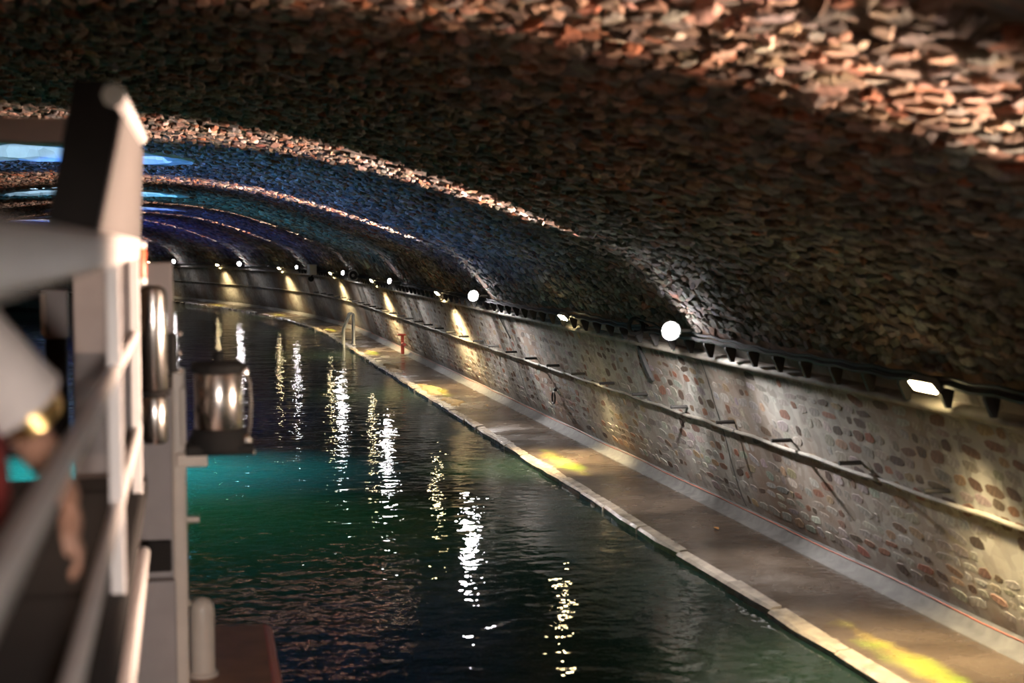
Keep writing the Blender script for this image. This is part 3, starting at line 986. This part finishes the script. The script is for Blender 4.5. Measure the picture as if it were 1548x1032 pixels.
# steel canister
o = bpart(MB().lathe((-.155, 7.15, 2.585), [(.06, 0), (.068, .01), (.068, .47), (.06, .50), (.035, .515)], 28), 'canister', 'stainless', smooth=True, label='tall polished steel canister')
bpart(MB().lathe((-.155, 7.15, 2.565), [(.072, 0), (.072, .022)], 28), 'collar', 'boat_dark', o, True)
bpart(MB().lathe((-.155, 7.15, 2.35), [(.05, -.02), (.062, 0), (.062, .20), (.055, .212)], 28), 'canister_foot', 'stainless', o, True)
bpart(MB().box((-.155, 7.35, 2.42), (.06, .4, .05)), 'canister_bracket', 'boat_dark')
k = bpart(MB().box((-.066, 7.25, 2.765), (.05, .07, .20), None, .02), 'control_box', 'black_plastic')
for z in (2.86, 2.765, 2.675):
    bpart(MB().lathe((-.036, 7.23, z), [(.012, 0), (.014, .006), (.006, .016)], 12, Vector((.7, -.7, 0))), 'stud', 'stainless', k, True)
bpart(MB().box((-.10, 7.3, 2.62), (.06, .2, .06)), 'control_bracket', 'boat_dark')
# red side lamp on the railing
o = bpart(MB().lathe((-.19, 6.56, 3.15), [(.02, 0), (.024, .02), (.024, .12), (.02, .14)], 16), 'side_lamp', 'red_lens', smooth=True, label='small red side lamp on the end post')
for z in (3.125, 3.285):
    bpart(MB().lathe((-.19, 6.56, z), [(.022, 0), (.026, .01), (.022, .026)], 16), 'lamp_cap', 'white_plastic', o, True)
# steel lantern on its arm
lx, ly = .16, 7.4
lan = bpart(MB().lathe((lx, ly, 2.36), [(.118, 0), (.125, .01), (.125, .285), (.118, .295)], 36), 'lantern_drum', 'stainless', smooth=True, label='polished steel lantern drum')
bpart(MB().lathe((lx, ly, 2.655), [(.138, 0), (.142, .012), (.142, .035), (.12, .048), (.03, .055), (.03, .085), (.018, .10)], 32), 'lantern_cap', 'black_plastic', lan, True)
bpart(MB().lathe((lx, ly, 2.24), [(.13, 0), (.15, .02), (.15, .075), (.13, .12)], 32), 'lantern_base', 'black_plastic', lan, True)
bpart(MB().box((lx, ly, 2.262), (.34, .24, .05), None, .012), 'lantern_tray', 'black_plastic', lan)
bpart(MB().tube([(lx + .13, ly - .03, 2.66), (lx + .155, ly - .03, 2.60), (lx + .16, ly - .03, 2.5), (lx + .155, ly - .03, 2.38), (lx + .135, ly - .03, 2.30)], .009, 8), 'lantern_handle', 'stainless', lan, True)
for (dx, z, s) in ((.128, 2.655, .022), (.135, 2.31, .026), (.165, 2.245, .016)):
    bpart(MB().lathe((lx + dx, ly - .07, z - s), [(s * .4, 0), (s, s * .5), (s, s * 1.4), (s * .4, s * 2)], 14), 'bolt_cap', 'stainless', lan, True)
bpart(MB().box((.02, 7.5, 2.19), (.16, .09, .07), None, .012), 'lantern_arm', 'cream_paint')
bpart(MB().box((-.02, 7.48, 2.42), (.03, .05, .30), None, .01), 'lantern_strut', 'cream_paint')
# bollard pair on the gunwale
o = bpart(MB().lathe((.065, 8.0, .895), [(.085, 0), (.085, .02), (.068, .03), (.068, .37), (.06, .41), (.04, .435), (.015, .445)], 28), 'bollard', 'cream_paint', smooth=True)
bpart(MB().lathe((-.045, 7.85, 1.35), [(.02, -.06), (.035, -.03), (.04, 0), (.03, .035), (.01, .05)], 18, Vector((1, 0, 0))), 'fairlead_knob', 'cream_paint', smooth=True)
# vent box further inboard
o = bpart(MB().box((-.68, 8.0, 2.93), (.13, .16, .26), None, .01), 'vent_box', 'boat_grey')
bpart(MB().tube([(-.735, 7.90, 2.82), (-.735, 7.90, 3.04)], .016, 8), 'vent_pipe', 'cream_paint', o, True)
bpart(MB().box((-.68, 8.0, 2.0), (.10, .12, 1.66)), 'vent_pedestal', 'boat_dark')
bpart(MB().box((-2.4, 8.2, 1.05), (4.2, 1.4, .36), None, .03), 'fore_cabin', 'boat_dark')
# unseen lamp on a short mast behind the camera, added to brighten the boat
bpart(MB().tube([(.12, -2.6, .9), (.12, -2.6, 3.3)], .03, 10), 'fill_mast', 'boat_white', smooth=True)
o = bpart(MB().box((.12, -2.5, 3.3), (.26, .14, .12), None, .015), 'boat_fill_lamp', 'boat_grey')
bpart(MB().box((.12, -2.425, 3.29), (.22, .012, .08)), 'fill_glass', 'warm_glass', o)
lamp_light('boat_fill_beam', 'SPOT', 1500, (1.0, .88, .80), Vector((.12, -2.40, 3.28)), Vector((-.04, 1, -.30)), Vector((1, 0, 0)), 44, 1.0, .08)
# bench the passenger sits on
bn = bpart(MB().box((-.78, 2.8, 2.62), (.52, 1.9, .05), None, .012), 'bench_seat', 'boat_dark')
for y in (2.0, 3.6):
    bpart(MB().box((-.78, y, 2.40), (.42, .06, .40), None, .008), 'bench_leg', 'boat_dark', bn)

# ------------------------------------------------------------------ seated passenger, almost wholly out of frame on the left
def capsule_chain(mb, chain):
    """tapered capsules between joints: list of (point, radius)."""
    for (a, ra), (b, rb) in zip(chain, chain[1:]):
        a = Vector(a); b = Vector(b)
        mb.tube([a, b], [ra, rb], 14)
    for p, rr in chain:
        r0 = bmesh.ops.create_icosphere(mb.bm, subdivisions=2, radius=rr)
        bmesh.ops.translate(mb.bm, verts=r0['verts'], vec=Vector(p))

def blob(mb, p, s):
    r0 = bmesh.ops.create_icosphere(mb.bm, subdivisions=3, radius=1)
    bmesh.ops.transform(mb.bm, matrix=Matrix.Translation(Vector(p)) @ Matrix.Diagonal((*s, 1)), verts=r0['verts'])

def remesh(o, size, smooth_it=3):
    m = o.modifiers.new('remesh', 'REMESH'); m.mode = 'VOXEL'; m.voxel_size = size; m.use_smooth_shade = True
    s = o.modifiers.new('smooth', 'SMOOTH'); s.factor = .5; s.iterations = smooth_it

person = empty('person', (-.78, 2.9, 2.2), 'passenger in a pale sleeve and dark red clothes, hand hanging by the railing', 'person')
cx, cy = -.655, 2.95
mb = MB()
capsule_chain(mb, [((cx, cy, 2.76), .13), ((cx, cy + .02, 2.95), .125), ((cx, cy + .01, 3.13), .13), ((cx, cy, 3.22), .07), ((cx, cy, 3.33), .055)])
capsule_chain(mb, [((cx - .16, cy, 3.18), .065), ((cx + .16, cy, 3.18), .065)])
blob(mb, (cx, cy + .02, 3.43), (.075, .095, .115))
blob(mb, (cx, cy + .115, 3.415), (.014, .022, .026))          # nose
blob(mb, (cx, cy + .095, 3.365), (.026, .016, .008))          # mouth
for s in (-1, 1):
    blob(mb, (cx + s * .078, cy + .01, 3.42), (.012, .022, .032))
    capsule_chain(mb, [((cx + s * .09, cy, 2.74), .09), ((cx + s * .12, cy + .42, 2.74), .06), ((cx + s * .12, cy + .45, 2.32), .045), ((cx + s * .12, cy + .56, 2.25), .035)])
# left arm rests on the thigh, right arm hangs towards the railing
capsule_chain(mb, [((cx - .18, cy, 3.16), .055), ((cx - .24, cy + .06, 2.90), .042), ((cx - .14, cy + .30, 2.86), .03)])
blob(mb, (cx - .12, cy + .36, 2.85), (.035, .05, .016))
capsule_chain(mb, [((cx + .18, cy, 3.16), .058), ((cx + .33, cy + .10, 2.93), .046), ((cx + .385, cy + .20, 2.80), .034), ((cx + .40, cy + .24, 2.755), .027)])
hx, hy, hz_ = cx + .405, cy + .25, 2.735
blob(mb, (hx, hy, hz_ - .035), (.024, .042, .05))
for k, (dy, ln) in enumerate(((-.033, .068), (-.011, .082), (.011, .086), (.033, .072))):
    a = Vector((hx + .004, hy + dy, hz_ - .07))
    b_ = a + Vector((.012, 0, -ln * .5)); c_ = b_ + Vector((-.002, 0, -ln * .32)); d_ = c_ + Vector((-.014, 0, -ln * .25))
    capsule_chain(mb, [(a, .0098), (b_, .0092), (c_, .0085), (d_, .0072)])
capsule_chain(mb, [((hx - .01, hy - .035, hz_ - .02), .013), ((hx - .006, hy - .072, hz_ - .055), .011), ((hx - .0, hy - .078, hz_ - .09), .009)])
body = bpart(mb, 'body', 'skin', person)
remesh(body, .0055, 3)
mb = MB()
capsule_chain(mb, [((cx, cy, 2.74), .155), ((cx, cy + .02, 2.95), .148), ((cx, cy + .01, 3.12), .15), ((cx, cy, 3.20), .10)])
capsule_chain(mb, [((cx - .15, cy, 3.165), .085), ((cx + .15, cy, 3.165), .085)])
capsule_chain(mb, [((cx + .16, cy + .02, 3.05), .07), ((cx + .22, cy + .04, 2.88), .085), ((cx + .24, cy + .05, 2.78), .07)])
remesh(bpart(mb, 'shirt', 'cloth_red', person), .012, 4)
mb = MB()
for s in (-1, 1):
    capsule_chain(mb, [((cx + s * .09, cy, 2.745), .11), ((cx + s * .12, cy + .42, 2.745), .075), ((cx + s * .12, cy + .45, 2.36), .062)])
remesh(bpart(mb, 'trousers', 'cloth_dark', person), .012, 4)
for s in (-1, 1):
    mb = MB(); capsule_chain(mb, [((cx + s * .12, cy + .43, 2.245), .045), ((cx + s * .12, cy + .62, 2.238), .038)])
    remesh(bpart(mb, 'shoe', 'black_plastic', person), .01, 2)
# wide pale sleeve with a gold trim at its hem
A0 = Vector((cx + .17, cy, 3.19)); A1 = Vector((cx + .325, cy + .095, 2.975))
sl = bpart(MB().tube([A0 + (A0 - A1) * .15, A0, A0.lerp(A1, .4), A0.lerp(A1, .8), A1, A1 - (A1 - A0) * .03], [.05, .085, .088, .09, .094, .082], 22), 'sleeve', 'cloth_white', person, True, 'pale wide sleeve')
dn = (A1 - A0).normalized()
for k in range(4):
    bpart(MB().ring(A1 + dn * (.008 + .012 * k), dn, .072 - .004 * k, .0055, 26, 8), 'bangle', 'gold', sl, True)
A0 = Vector((cx - .17, cy, 3.19)); A1 = Vector((cx - .235, cy + .05, 2.97))
bpart(MB().tube([A0 + (A0 - A1) * .15, A0, A0.lerp(A1, .5), A1], [.05, .085, .085, .088], 22), 'sleeve', 'cloth_white', person, True)
# hair and eyes
mb = MB(); blob(mb, (cx, cy - .012, 3.465), (.085, .098, .095)); blob(mb, (cx, cy - .06, 3.38), (.075, .05, .11))
remesh(bpart(mb, 'hair', 'hair', person), .008, 3)
for s in (-1, 1):
    mb = MB(); blob(mb, (cx + s * .03, cy + .098, 3.435), (.012, .012, .009))
    bpart(mb, 'eye', 'black_plastic', person, True)
